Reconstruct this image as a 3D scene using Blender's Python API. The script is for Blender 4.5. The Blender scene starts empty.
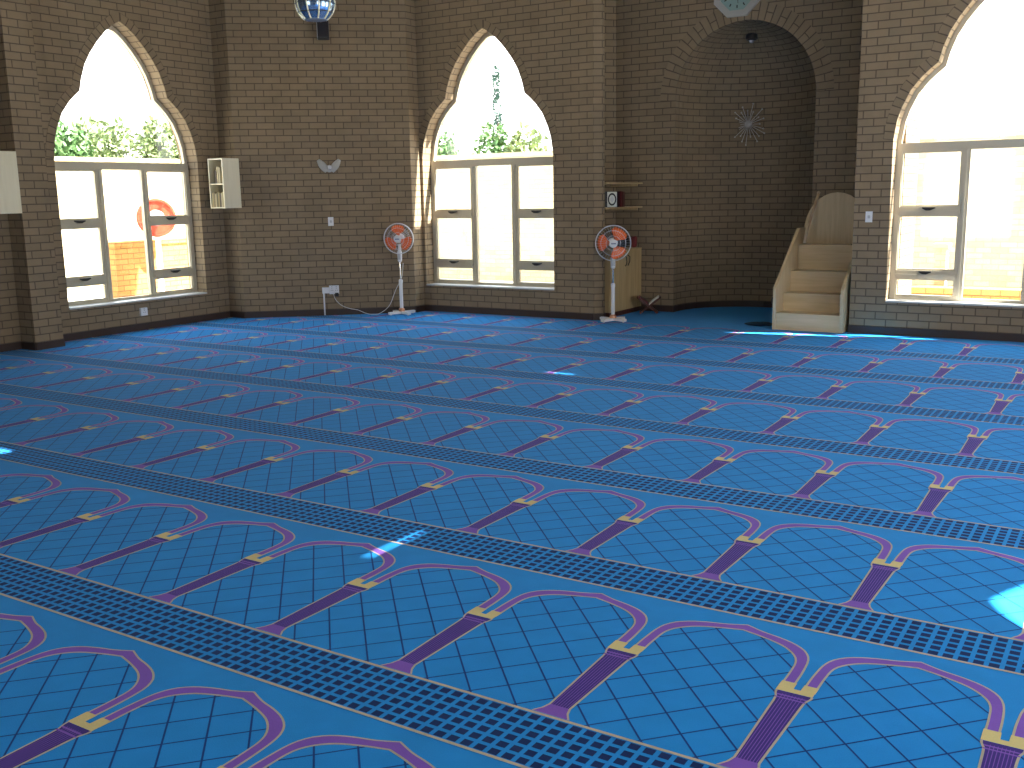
import bpy, bmesh, math, random
from mathutils import Vector, Matrix
random.seed(7)
S = bpy.context.scene
C = S.collection
PI = math.pi

# ------------------------------------------------------------------ camera
F_PX, YAW, PITCH, ROLL = 1012.7, -0.563787, 0.186016, -0.017953
CAM = Vector((2.1463, -1.7711, 1.65))
cd = bpy.data.cameras.new('camera'); cam = bpy.data.objects.new('camera', cd); C.objects.link(cam)
fw = Vector((math.sin(YAW)*math.cos(PITCH), math.cos(YAW)*math.cos(PITCH), -math.sin(PITCH)))
r0 = Vector((math.cos(YAW), -math.sin(YAW), 0)); u0 = r0.cross(fw)
rr = r0*math.cos(ROLL)+u0*math.sin(ROLL); uu = -r0*math.sin(ROLL)+u0*math.cos(ROLL)
M = Matrix((rr, uu, -fw)).transposed().to_4x4(); M.translation = CAM
cam.matrix_world = M
cd.sensor_width = 36; cd.lens = F_PX/1024*36; cd.clip_end = 300
S.camera = cam

# ------------------------------------------------------------------ world, sun, exposure
S.view_settings.view_transform = 'Standard'; S.view_settings.look = 'None'
S.view_settings.gamma = 1; S.view_settings.use_curve_mapping = False
S.view_settings.exposure = 2.78
S.cycles.max_bounces = 10; S.cycles.diffuse_bounces = 6; S.cycles.transparent_max_bounces = 24
S.cycles.sample_clamp_indirect = 6
W = bpy.data.worlds.new('sky'); S.world = W; W.use_nodes = True
wn = W.node_tree.nodes; wl = W.node_tree.links; wn.clear()
wo = wn.new('ShaderNodeOutputWorld'); wb = wn.new('ShaderNodeBackground')
wt = wn.new('ShaderNodeTexCoord'); ws = wn.new('ShaderNodeSeparateXYZ'); wr = wn.new('ShaderNodeValToRGB')
wl.new(wt.outputs['Generated'], ws.inputs[0]); wl.new(ws.outputs['Z'], wr.inputs[0])
wr.color_ramp.elements[0].color = (1.0, 0.98, 0.93, 1); wr.color_ramp.elements[0].position = 0.0
wr.color_ramp.elements[1].color = (0.72, 0.86, 1.0, 1); wr.color_ramp.elements[1].position = 0.7
wl.new(wr.outputs[0], wb.inputs[0]); wb.inputs[1].default_value = 1.0; wl.new(wb.outputs[0], wo.inputs[0])
SUN = Vector((-0.72, -0.24, -1.0)).normalized()
sd = bpy.data.lights.new('sun', 'SUN'); sd.energy = 7.0; sd.angle = math.radians(0.6); sd.color = (1, 0.95, 0.86)
so = bpy.data.objects.new('sun', sd); C.objects.link(so)
so.rotation_euler = SUN.to_track_quat('-Z', 'Y').to_euler()
so.location = (20, 10, 25)

# ------------------------------------------------------------------ materials
def new_mat(name):
    m = bpy.data.materials.new(name); m.use_nodes = True
    nt = m.node_tree; b = nt.nodes['Principled BSDF']
    return m, nt, b
def mat(name, col, rough=0.6, metal=0.0, noise=0.0, nscale=30, bump=0.0, spec=None, alpha=None, emit=None):
    m, nt, b = new_mat(name)
    b.inputs['Base Color'].default_value = (*col, 1); b.inputs['Roughness'].default_value = rough
    b.inputs['Metallic'].default_value = metal
    if spec is not None: b.inputs['Specular IOR Level'].default_value = spec
    if alpha is not None: b.inputs['Alpha'].default_value = alpha
    if noise > 0 or bump > 0:
        tc = nt.nodes.new('ShaderNodeTexCoord'); n = nt.nodes.new('ShaderNodeTexNoise'); n.inputs['Scale'].default_value = nscale
        n.inputs['Detail'].default_value = 4
        nt.links.new(tc.outputs['Object'], n.inputs['Vector'])
        if noise > 0:
            h = nt.nodes.new('ShaderNodeMapRange'); h.inputs['To Min'].default_value = 1-noise; h.inputs['To Max'].default_value = 1+noise
            nt.links.new(n.outputs['Fac'], h.inputs['Value'])
            hs = nt.nodes.new('ShaderNodeHueSaturation'); hs.inputs['Color'].default_value = (*col, 1)
            nt.links.new(h.outputs[0], hs.inputs['Value']); nt.links.new(hs.outputs[0], b.inputs['Base Color'])
        if bump > 0:
            bp = nt.nodes.new('ShaderNodeBump'); bp.inputs['Strength'].default_value = bump; bp.inputs['Distance'].default_value = 0.01
            nt.links.new(n.outputs['Fac'], bp.inputs['Height']); nt.links.new(bp.outputs[0], b.inputs['Normal'])
    return m
def brick_mat(name, c1, c2, mortar, msize=0.007, bump=0.6):
    m, nt, b = new_mat(name)
    uv = nt.nodes.new('ShaderNodeUVMap'); uv.uv_map = 'UVMap'
    br = nt.nodes.new('ShaderNodeTexBrick'); br.offset = 0.5
    br.inputs['Scale'].default_value = 1; br.inputs['Brick Width'].default_value = 0.232; br.inputs['Row Height'].default_value = 0.0855
    br.inputs['Mortar Size'].default_value = msize; br.inputs['Mortar Smooth'].default_value = 0.25; br.inputs['Bias'].default_value = -0.1
    br.inputs['Color1'].default_value = (*c1, 1); br.inputs['Color2'].default_value = (*c2, 1); br.inputs['Mortar'].default_value = (*mortar, 1)
    nt.links.new(uv.outputs[0], br.inputs['Vector'])
    n = nt.nodes.new('ShaderNodeTexNoise'); n.inputs['Scale'].default_value = 2.2; n.inputs['Detail'].default_value = 6
    n.inputs['Roughness'].default_value = 0.7
    nt.links.new(uv.outputs[0], n.inputs['Vector'])
    mr = nt.nodes.new('ShaderNodeMapRange'); mr.inputs['To Min'].default_value = 0.72; mr.inputs['To Max'].default_value = 1.28
    nt.links.new(n.outputs['Fac'], mr.inputs['Value'])
    hs = nt.nodes.new('ShaderNodeHueSaturation'); nt.links.new(br.outputs['Color'], hs.inputs['Color']); nt.links.new(mr.outputs[0], hs.inputs['Value'])
    nt.links.new(hs.outputs[0], b.inputs['Base Color']); b.inputs['Roughness'].default_value = 0.88
    b.inputs['Specular IOR Level'].default_value = 0.25
    n2 = nt.nodes.new('ShaderNodeTexNoise'); n2.inputs['Scale'].default_value = 60; nt.links.new(uv.outputs[0], n2.inputs['Vector'])
    mm = nt.nodes.new('ShaderNodeMath'); mm.operation = 'MULTIPLY_ADD'
    inv = nt.nodes.new('ShaderNodeMath'); inv.operation = 'SUBTRACT'; inv.inputs[0].default_value = 1
    nt.links.new(br.outputs['Fac'], inv.inputs[1])
    nt.links.new(n2.outputs['Fac'], mm.inputs[0]); mm.inputs[1].default_value = 0.25; nt.links.new(inv.outputs[0], mm.inputs[2])
    bp = nt.nodes.new('ShaderNodeBump'); bp.inputs['Strength'].default_value = bump; bp.inputs['Distance'].default_value = 0.006
    nt.links.new(mm.outputs[0], bp.inputs['Height']); nt.links.new(bp.outputs[0], b.inputs['Normal'])
    return m
def wood_mat(name, c1, c2, scale=3, axis='Z'):
    m, nt, b = new_mat(name)
    tc = nt.nodes.new('ShaderNodeTexCoord'); mp = nt.nodes.new('ShaderNodeMapping')
    s = {'Z': (9, 9, 0.7), 'X': (0.7, 9, 9), 'Y': (9, .7, 9)}[axis]; mp.inputs['Scale'].default_value = s
    n = nt.nodes.new('ShaderNodeTexNoise'); n.inputs['Scale'].default_value = scale; n.inputs['Detail'].default_value = 5
    r = nt.nodes.new('ShaderNodeValToRGB'); r.color_ramp.elements[0].color = (*c1, 1); r.color_ramp.elements[1].color = (*c2, 1)
    r.color_ramp.elements[0].position = .35; r.color_ramp.elements[1].position = .65
    nt.links.new(tc.outputs['Object'], mp.inputs[0]); nt.links.new(mp.outputs[0], n.inputs['Vector'])
    nt.links.new(n.outputs['Fac'], r.inputs[0]); nt.links.new(r.outputs[0], b.inputs['Base Color'])
    b.inputs['Roughness'].default_value = 0.45
    return m
def carpet_mat(name, col, var=0.12):
    m, nt, b = new_mat(name)
    tc = nt.nodes.new('ShaderNodeTexCoord')
    n = nt.nodes.new('ShaderNodeTexNoise'); n.inputs['Scale'].default_value = 260; n.inputs['Detail'].default_value = 2
    n3 = nt.nodes.new('ShaderNodeTexNoise'); n3.inputs['Scale'].default_value = 7; n3.inputs['Detail'].default_value = 5
    nt.links.new(tc.outputs['Object'], n.inputs['Vector']); nt.links.new(tc.outputs['Object'], n3.inputs['Vector'])
    ad = nt.nodes.new('ShaderNodeMath'); ad.operation = 'ADD'; nt.links.new(n.outputs['Fac'], ad.inputs[0]); nt.links.new(n3.outputs['Fac'], ad.inputs[1])
    mr = nt.nodes.new('ShaderNodeMapRange'); mr.inputs['From Min'].default_value = .5; mr.inputs['From Max'].default_value = 1.5
    mr.inputs['To Min'].default_value = 1-var; mr.inputs['To Max'].default_value = 1+var
    nt.links.new(ad.outputs[0], mr.inputs['Value'])
    hs = nt.nodes.new('ShaderNodeHueSaturation'); hs.inputs['Color'].default_value = (*col, 1); nt.links.new(mr.outputs[0], hs.inputs['Value'])
    nt.links.new(hs.outputs[0], b.inputs['Base Color'])
    b.inputs['Roughness'].default_value = 0.95; b.inputs['Specular IOR Level'].default_value = 0.1
    b.inputs['Sheen Weight'].default_value = 0.16; b.inputs['Sheen Roughness'].default_value = 0.45
    b.inputs['Sheen Tint'].default_value = (0.35, 0.55, 1, 1)
    bp = nt.nodes.new('ShaderNodeBump'); bp.inputs['Strength'].default_value = 0.25; bp.inputs['Distance'].default_value = 0.003
    nt.links.new(n.outputs['Fac'], bp.inputs['Height']); nt.links.new(bp.outputs[0], b.inputs['Normal'])
    return m
BRICK = brick_mat('face_brick', (0.262, 0.198, 0.128), (0.222, 0.166, 0.108), (0.112, 0.083, 0.058), 0.0070, 0.5)
BRICK_OUT = brick_mat('garden_brick', (0.46, 0.25, 0.08), (0.40, 0.20, 0.06), (0.25, 0.11, 0.04))
PALE_OUT = brick_mat('pale_brick', (0.52, 0.45, 0.30), (0.44, 0.37, 0.22), (0.38, 0.31, 0.21))
SKIRT = mat('skirting', (0.035, 0.018, 0.014), 0.5)
FRAME = mat('window_metal', (0.50, 0.45, 0.35), 0.45, 0.2)
HANDLE = mat('dark_handle', (0.03, 0.03, 0.03), 0.4, 0.5)
SILL = mat('sill_tile', (0.55, 0.55, 0.55), 0.35)
PLASTER = mat('ceiling_plaster', (0.42, 0.38, 0.32), 0.9, noise=.05)
WHITE = mat('white_plastic', (0.72, 0.72, 0.74), 0.35)
GREYW = mat('grey_plastic', (0.45, 0.46, 0.48), 0.4)
BLACK = mat('black_plastic', (0.012, 0.011, 0.014), 0.45)
CHROME = mat('chrome', (0.75, 0.75, 0.78), 0.18, 1.0)
STEELW = mat('fan_wire', (0.62, 0.64, 0.68), 0.3, 0.6)
ORANGE = mat('orange_blade', (0.85, 0.17, 0.05), 0.25)
COPPER = mat('copper_collar', (0.6, 0.28, 0.16), 0.35, 0.5)
BIRCH = wood_mat('birch_board', (0.52, 0.40, 0.24), (0.60, 0.47, 0.29))
BIRCHX = wood_mat('birch_board_level', (0.52, 0.39, 0.22), (0.60, 0.46, 0.27), axis='X')
LAMINATE = wood_mat('cream_laminate', (0.66, 0.60, 0.44), (0.72, 0.66, 0.50), 2)
CABW = wood_mat('cupboard_board', (0.42, 0.30, 0.15), (0.52, 0.38, 0.20), 2.5)
DARKWOOD = wood_mat('dark_red_wood', (0.06, 0.018, 0.012), (0.10, 0.03, 0.02))
PAPER = mat('page_paper', (0.75, 0.72, 0.66), 0.8)
MAROON = mat('maroon_cover', (0.12, 0.012, 0.015), 0.5)
GOLDC = mat('cover_gold', (0.5, 0.36, 0.12), 0.5)
DIAL = mat('clock_dial', (0.24, 0.36, 0.33), 0.4)
CLOCKF = mat('clock_frame', (0.40, 0.38, 0.35), 0.4)
ALU = mat('sconce_metal', (0.55, 0.53, 0.50), 0.35, 0.4)
RED = mat('reel_red', (0.7, 0.06, 0.03), 0.4)
PAVE = mat('paving', (0.62, 0.58, 0.50), 0.9, noise=.1, nscale=3)
LEAF = mat('leaf_green', (0.065, 0.14, 0.04), 0.6, noise=.35, nscale=4)
LEAF2 = mat('leaf_pale', (0.14, 0.19, 0.07), 0.6, noise=.35, nscale=4)
LEAF3 = mat('leaf_dark', (0.02, 0.06, 0.045), 0.6, noise=.3, nscale=4)
BARK = mat('bark', (0.12, 0.09, 0.06), 0.9)
def glass_mat():
    m = bpy.data.materials.new('window_glass'); m.use_nodes = True; nt = m.node_tree; nt.nodes.clear()
    o = nt.nodes.new('ShaderNodeOutputMaterial'); t = nt.nodes.new('ShaderNodeBsdfTransparent'); g = nt.nodes.new('ShaderNodeBsdfGlossy')
    t.inputs[0].default_value = (0.96, 0.97, 0.96, 1); g.inputs['Roughness'].default_value = 0.02
    mx = nt.nodes.new('ShaderNodeMixShader'); mx.inputs[0].default_value = 0.05
    nt.links.new(t.outputs[0], mx.inputs[1]); nt.links.new(g.outputs[0], mx.inputs[2]); nt.links.new(mx.outputs[0], o.inputs[0])
    return m
GLASS = glass_mat()
def lampglass():
    m, nt, b = new_mat('lamp_glass')
    b.inputs['Base Color'].default_value = (0.22, 0.32, 0.48, 1); b.inputs['Roughness'].default_value = 0.16
    b.inputs['Metallic'].default_value = 0.75
    return m
LAMPGLASS = lampglass()

# ------------------------------------------------------------------ mesh helpers
class MB:
    """collects faces with material slots and planar uv in metres"""
    def __init__(s): s.v = []; s.f = []; s.m = []; s.uv = []
    def face(s, pts, mi=0, uvs=None):
        b = len(s.v); s.v += [tuple(p) for p in pts]; s.f.append(tuple(range(b, b+len(pts)))); s.m.append(mi)
        s.uv.append(uvs if uvs else [(0, 0)]*len(pts))
    def box(s, x0, x1, y0, y1, z0, z1, mi=0):
        P = [(x0,y0,z0),(x1,y0,z0),(x1,y1,z0),(x0,y1,z0),(x0,y0,z1),(x1,y0,z1),(x1,y1,z1),(x0,y1,z1)]
        for q in ((0,3,2,1),(4,5,6,7),(0,1,5,4),(1,2,6,5),(2,3,7,6),(3,0,4,7)):
            pts = [P[k] for k in q]
            if q in ((0,3,2,1),(4,5,6,7)): uv = [(p[0], p[1]) for p in pts]
            elif q in ((0,1,5,4),(2,3,7,6)): uv = [(p[0], p[2]) for p in pts]
            else: uv = [(p[1], p[2]) for p in pts]
            s.face(pts, mi, uv)
    def prism(s, outline, fn, d0, d1, mi=0):
        """outline 2d ccw; fn(a,b,d)->3d"""
        n = len(outline)
        s.face([fn(a, b, d0) for a, b in reversed(outline)], mi, [(a, b) for a, b in reversed(outline)])
        s.face([fn(a, b, d1) for a, b in outline], mi, list(outline))
        for k in range(n):
            a, b = outline[k]; c, d = outline[(k+1) % n]
            s.face([fn(a, b, d0), fn(c, d, d0), fn(c, d, d1), fn(a, b, d1)], mi)
    def tube(s, pts, r, mi=0, seg=8, r2=None, closed=False):
        pts = [Vector(p) for p in pts]; n = len(pts); rings = []
        up = Vector((0, 0, 1)); prev = None
        for k in range(n):
            if closed: t = (pts[(k+1) % n]-pts[k-1])
            else: t = pts[min(k+1, n-1)]-pts[max(k-1, 0)]
            t.normalize()
            if prev is None:
                a = t.cross(up)
                if a.length < 1e-3: a = t.cross(Vector((1, 0, 0)))
            else:
                a = prev - t*prev.dot(t)
            a.normalize(); prev = a; b = t.cross(a)
            rad = r if r2 is None else r+(r2-r)*k/(n-1)
            rings.append([pts[k]+a*rad*math.cos(2*PI*i/seg)+b*rad*math.sin(2*PI*i/seg) for i in range(seg)])
        base = len(s.v)
        for R in rings: s.v += [tuple(p) for p in R]
        rng = range(n) if closed else range(n-1)
        for k in rng:
            for i in range(seg):
                j = (i+1) % seg; k2 = (k+1) % n
                s.f.append((base+k*seg+i, base+k*seg+j, base+k2*seg+j, base+k2*seg+i)); s.m.append(mi); s.uv.append([(0, 0)]*4)
        if not closed:
            s.f.append(tuple(base+i for i in reversed(range(seg)))); s.m.append(mi); s.uv.append([(0, 0)]*seg)
            s.f.append(tuple(base+(n-1)*seg+i for i in range(seg))); s.m.append(mi); s.uv.append([(0, 0)]*seg)
    def lathe(s, prof, seg=24, mi=0, T=None):
        """prof: list of (r, h); revolved about local Z, T transforms"""
        T = T or Matrix.Identity(4); base = len(s.v)
        for r, h in prof:
            for i in range(seg):
                a = 2*PI*i/seg; s.v.append(tuple(T @ Vector((r*math.cos(a), r*math.sin(a), h))))
        for k in range(len(prof)-1):
            for i in range(seg):
                j = (i+1) % seg
                s.f.append((base+k*seg+i, base+k*seg+j, base+(k+1)*seg+j, base+(k+1)*seg+i)); s.m.append(mi); s.uv.append([(0, 0)]*4)
        if prof[0][0] > 1e-4: s.f.append(tuple(base+i for i in reversed(range(seg)))); s.m.append(mi); s.uv.append([(0, 0)]*seg)
        if prof[-1][0] > 1e-4: s.f.append(tuple(base+(len(prof)-1)*seg+i for i in range(seg))); s.m.append(mi); s.uv.append([(0, 0)]*seg)
    def build(s, name, mats, parent=None, smooth=False, bevel=0, loc=None, rotz=0):
        me = bpy.data.meshes.new(name); me.from_pydata(s.v, [], s.f); me.update()
        for m in (mats if isinstance(mats, (list, tuple)) else [mats]): me.materials.append(m)
        me.polygons.foreach_set('material_index', s.m)
        ul = me.uv_layers.new(name='UVMap'); flat = []
        for u in s.uv:
            for a, b in u: flat += [a, b]
        ul.data.foreach_set('uv', flat)
        if smooth: me.polygons.foreach_set('use_smooth', [True]*len(s.f))
        o = bpy.data.objects.new(name, me); C.objects.link(o)
        if parent: o.parent = parent
        if loc is not None: o.location = loc
        if rotz: o.rotation_euler.z = rotz
        if bevel:
            b = o.modifiers.new('bevel', 'BEVEL'); b.width = bevel; b.segments = 2; b.limit_method = 'ANGLE'
        return o
def tag(o, label=None, cat=None, group=None, kind=None):
    if label: o['label'] = label
    if cat: o['category'] = cat
    if group: o['group'] = group
    if kind: o['kind'] = kind
    return o
def thing(name, label, cat, loc, rotz=0, group=None):
    o = bpy.data.objects.new(name, None); o.empty_display_size = .1; C.objects.link(o)
    o.location = loc; o.rotation_euler.z = rotz
    return tag(o, label, cat, group)
def struct(o): o['kind'] = 'structure'; return o
def copy_tree(o, parent=None):
    c = o.copy(); C.objects.link(c)
    if parent: c.parent = parent
    for ch in [x for x in bpy.data.objects if x.parent == o]: copy_tree(ch, c)
    return c

# ------------------------------------------------------------------ room shell
A_ = 0.62998; B_ = 1.35006            # carpet repeat across and along the rows
HT = 4.9                              # ceiling height
HB = 4.3                              # height of the mihrab bay
SILL_Z = 0.37
PROF = [(1.06, SILL_Z), (1.06, 2.15), (1.03, 2.36), (.985, 2.50), (.905, 2.67), (.80, 2.80), (.715, 2.88), (.64, 2.94),
        (.605, 3.08), (.54, 3.25), (.455, 3.39), (.345, 3.53), (.21, 3.67), (.10, 3.755), (0.0, 3.81)]
def wall_panel(name, A, B, openings, zt=HT, u0=0.0, t0=0.0, t1=0.0):
    """wall between A and B (left to right seen from inside), openings = [(s, profile, depth)]"""
    A = Vector((*A, 0)); B = Vector((*B, 0)); d = (B-A).normalized(); n = Vector((-d.y, d.x, 0)); L = (B-A).length
    mb = MB()
    def P(s_, z, dep=0): return A+d*s_+n*dep+Vector((0, 0, z))
    def rect(s0, s1, s2, s3, z0, z1, dep=0):
        mb.face([P(s0, z0, dep), P(s1, z0, dep), P(s2, z1, dep), P(s3, z1, dep)], 0, [(u0+s0, z0), (u0+s1, z0), (u0+s2, z1), (u0+s3, z1)])
    ops = sorted(openings, key=lambda o: o[0])
    cuts = [0.0]+[(ops[k][0]+ops[k+1][0])/2 for k in range(len(ops)-1)]+[L]
    if not ops: rect(0, L, L, 0, 0, zt)
    for k, (c, prof, dep) in enumerate(ops):
        s0, s1 = cuts[k], cuts[k+1]
        if prof[0][1] > 0: rect(s0, s1, s1, s0, 0, prof[0][1])
        for q in range(len(prof)-1):
            (w0, z0), (w1, z1) = prof[q], prof[q+1]
            if z1-z0 < 1e-6: continue
            rect(s0, c-w0, c-w1, s0, z0, z1); rect(c+w0, s1, s1, c+w1, z0, z1)
        rect(s0, s1, s1, s0, prof[-1][1], zt)
        if dep:
            t = 0
            for q in range(len(prof)-1):
                (w0, z0), (w1, z1) = prof[q], prof[q+1]; dl = math.hypot(w1-w0, z1-z0)
                for sg in (-1, 1):
                    pts = [P(c+sg*w0, z0), P(c+sg*w1, z1), P(c+sg*w1, z1, dep), P(c+sg*w0, z0, dep)]
                    mb.face(pts, 0, [(0.06, t+prof[0][1]), (0.06, t+dl+prof[0][1]), (0.06+dep, t+dl+prof[0][1]), (0.06+dep, t+prof[0][1])])
                t += dl
            if prof[0][1] > 0:
                w = prof[0][0]; z = prof[0][1]; mb.face([P(c-w, z), P(c+w, z), P(c+w, z, dep), P(c-w, z, dep)], 0, [(0, 0), (2*w, 0), (2*w, dep), (0, dep)])
            # outer skin
            s0 += t0 if k == 0 else 0; s1 -= t1 if k == len(ops)-1 else 0
            def rect2(a, b_, c_, e, z0, z1): rect(a, b_, c_, e, z0, z1, dep)
            if prof[0][1] > 0: rect2(s0, s1, s1, s0, 0, prof[0][1])
            for q in range(len(prof)-1):
                (w0, z0), (w1, z1) = prof[q], prof[q+1]
                if z1-z0 < 1e-6: continue
                rect2(s0, c-w0, c-w1, s0, z0, z1); rect2(c+w0, s1, s1, c+w1, z0, z1)
            rect2(s0, s1, s1, s0, prof[-1][1], zt)
    o = mb.build(name, BRICK); struct(o)
    return A, d, n
def skirting(name, pts):
    mb = MB(); t = 0.014; h = 0.085
    for k in range(len(pts)-1):
        a = Vector((*pts[k], 0)); b = Vector((*pts[k+1], 0)); d = (b-a).normalized(); n = Vector((-d.y, d.x, 0))
        i0 = a-n*t; i1 = b-n*t; Z = Vector((0, 0, h))
        for q in ([i0, i1, i1+Z, i0+Z], [i0+Z, i1+Z, b+Z, a+Z], [i0, i0+Z, a+Z, a], [i1, b, b+Z, i1+Z]): mb.face(q)
    struct(mb.build(name, SKIRT))
TH = 0.34
XC = -2.36
# plan, left to right as seen from the camera
XL, XLR, XLP = -8.83, -8.73, -8.46
YD0, YD1, XD0, XD1, XE = 8.17, 9.73, -8.53, -6.735, -6.735
YF, YR, YM = 9.95, 10.13, 11.2
wall_panel('wall_left', (XLR, -5.0), (XLR, 4.95), [])
wall_panel('wall_left_pier_side', (XLR, 4.95), (XLP, 4.95), [])
wall_panel('wall_left_pier', (XLP, 4.95), (XLP, 5.3), [], u0=.05)
wall_panel('wall_left_pier_return', (XLP, 5.3), (XL, 5.3), [])
wall_panel('wall_left_window', (XL, 5.3), (XL, YD0), [(6.72-5.3, PROF, TH)], u0=.1)
wall_panel('wall_corner_return', (XL, YD0), (XD0, YD0), [])
wall_panel('wall_corner', (XD0, YD0), (XD1, YD1), [], u0=.03)
wall_panel('wall_corner_end', (XD1, YD1), (XE, YF), [])
wall_panel('wall_front_left', (XE, YF), (-3.98, YF), [(-5.63-XE, PROF, TH)], t1=.52)
wall_panel('wall_front_chamfer', (-3.98, YF), (-3.88, YF+.07), [])
wall_panel('wall_front_pier_end', (-3.88, YF+.07), (-3.88, YF+.12), [])
wall_panel('wall_bay_left', (-3.88, YF+.12), (-4.46, YF+.12), [], zt=HB)
wall_panel('wall_bay_left_side', (-4.46, YF+.12), (-4.46, 11.0), [], zt=HB)
wall_panel('wall_bay_left_angle', (-4.46, 11.0), (-4.28, YM), [], zt=HB)
# mihrab wall with round-headed niche
NX, NR, NZ = -2.47, 0.93, 2.82
nprof = [(NR, 0.0), (NR, NZ)]+[(NR*math.cos(a), NZ+NR*math.sin(a)) for a in [PI/2*k/18 for k in range(1, 19)]]
wall_panel('wall_mihrab', (-4.28, YM), (-0.30, YM), [(NX+4.28, nprof, 0)], zt=HB)
wall_panel('wall_bay_right_side', (-0.30, YM), (-0.30, YR+.3), [], zt=HB)
wall_panel('wall_bay_right', (-0.30, YR+.3), (-0.76, YR+.3), [], zt=HB)
wall_panel('wall_front_pier_end_right', (-0.76, YR+.3), (-0.76, YR), [])
wall_panel('wall_front_right', (-0.76, YR), (2.14, YR), [(0.69+0.76, PROF, TH)], u0=.06, t0=.36)
wall_panel('wall_corner_right', (2.14, YR), (4.12, 8.17), [])
wall_panel('wall_right', (4.12, 8.17), (4.12, -5.0), [(8.17-6.6, PROF, TH), (8.17-3.43, PROF, TH), (8.17+0.3, PROF, TH)])
wall_panel('wall_back', (4.12, -5.0), (XLR, -5.0), [(6.0, PROF, TH)])  # unseen opening added behind the camera to light the niche
mb = MB(); mb.face([(-3.88, YF+.12, HB), (-0.76, YR, HB), (-0.76, YR, HT), (-3.88, YF+.12, HT)], 0, [(0, HB), (3.12, HB), (3.12, HT), (0, HT)]); struct(mb.build('wall_over_bay', BRICK))
# niche shell: half cylinder and quarter dome
mb = MB(); D0 = .12; seg = 28
def nb(a, z): return (NX-NR*math.cos(a), YM+D0+NR*math.sin(a), z)
mb.face([(NX-NR, YM, 0), (NX-NR, YM+D0, 0), (NX-NR, YM+D0, NZ), (NX-NR, YM, NZ)], 0, [(0, 0), (D0, 0), (D0, NZ), (0, NZ)])
mb.face([(NX+NR, YM+D0, 0), (NX+NR, YM, 0), (NX+NR, YM, NZ), (NX+NR, YM+D0, NZ)], 0, [(0, 0), (D0, 0), (D0, NZ), (0, NZ)])
for k in range(seg):
    a0, a1 = PI*k/seg, PI*(k+1)/seg
    mb.face([nb(a0, 0), nb(a1, 0), nb(a1, NZ), nb(a0, NZ)], 0, [(a0*NR, 0), (a1*NR, 0), (a1*NR, NZ), (a0*NR, NZ)])
    for q in range(18):
        p0, p1 = PI/2*q/18, PI/2*(q+1)/18
        def D(a, p): return (NX-NR*math.cos(p)*math.cos(a), YM+D0+NR*math.cos(p)*math.sin(a), NZ+NR*math.sin(p))
        mb.face([D(a0, p0), D(a1, p0), D(a1, p1), D(a0, p1)], 0, [(a0*NR, NZ+p0*NR), (a1*NR, NZ+p0*NR), (a1*NR, NZ+p1*NR), (a0*NR, NZ+p1*NR)])
for k in range(len(nprof)-2):
    (w0, z0), (w1, z1) = nprof[k+1], nprof[k+2]; t0, t1 = k*NR*PI/36, (k+1)*NR*PI/36
    for sg in (-1, 1):
        mb.face([(NX+sg*w0, YM, z0), (NX+sg*w0, YM+D0, z0), (NX+sg*w1, YM+D0, z1), (NX+sg*w1, YM, z1)], 0, [(0, t0), (D0, t0), (D0, t1), (0, t1)])
struct(mb.build('wall_mihrab_niche', BRICK))
def arch_ring(name, origin, d, n, prof, width, proud=0.004, parent=None):
    """bricks on edge set round an opening"""
    pts = [(-w, z) for w, z in prof]+[(w, z) for w, z in reversed(prof[:-1])]
    # resample
    out = []
    for k in range(len(pts)-1):
        a, b = Vector(pts[k]), Vector(pts[k+1]); m = max(1, int((b-a).length/.05))
        for i in range(m): out.append(a+(b-a)*i/m)
    out.append(Vector(pts[-1])); mb = MB(); t = 0
    nrm = []
    for k in range(len(out)):
        tg = (out[min(k+1, len(out)-1)]-out[max(k-1, 0)]).normalized(); nrm.append(Vector((-tg.y, tg.x)))
    apex = len(out)//2
    def P(p, dep): return Vector(origin)+d*p.x+Vector((0, 0, p.y))-n*dep
    for k in range(len(out)-1):
        a, b = out[k], out[k+1]; a2, b2 = a+nrm[k]*width, b+nrm[k+1]*width
        dl = (b-a).length
        mb.face([P(a, proud), P(b, proud), P(b2, proud), P(a2, proud)], 0, [(.004, t), (.004, t+dl), (.004+min(width, .219), t+dl), (.004+min(width, .219), t)])
        mb.face([P(a2, proud), P(b2, proud), P(b2, 0), P(a2, 0)]); mb.face([P(b, proud), P(a, proud), P(a, 0), P(b, 0)])
        t += dl
    return struct(mb.build(name, BRICK, parent))
arch_ring('trim_1', (NX, YM, 0), Vector((1, 0, 0)), Vector((0, 1, 0)), nprof[1:], 0.22)
# niche light shadows nothing: ceiling slab with slits added to throw sun patches on the carpet
def ceiling():
    mb = MB(); x0, x1, y0, y1 = -9.2, 4.45, -5.4, 10.2
    sx = -SUN.x/-SUN.z; sy = -SUN.y/-SUN.z
    holes = []
    for (px, py, w, l) in [(-.83, 1.86, .012, .42), (-2.42, 6.30, .30, .018), (-4.42, 2.0, .30, .08)]:
        cx, cy = px+sx*HT, py+sy*HT; holes.append((cx-w/2, cx+w/2, cy-l/2, cy+l/2))
    xs = sorted({x0, x1} | {h[0] for h in holes} | {h[1] for h in holes}); ys = sorted({y0, y1} | {h[2] for h in holes} | {h[3] for h in holes})
    for i in range(len(xs)-1):
        for j in range(len(ys)-1):
            cx, cy = (xs[i]+xs[i+1])/2, (ys[j]+ys[j+1])/2
            if any(h[0] < cx < h[1] and h[2] < cy < h[3] for h in holes): continue
            mb.face([(xs[i], ys[j], HT), (xs[i], ys[j+1], HT), (xs[i+1], ys[j+1], HT), (xs[i+1], ys[j], HT)])
    mb.face([(-4.5, 10.0, HB), (-4.5, 11.25, HB), (-.25, 11.25, HB), (-.25, 10.0, HB)])
    struct(mb.build('ceiling', PLASTER))
ceiling()
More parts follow.
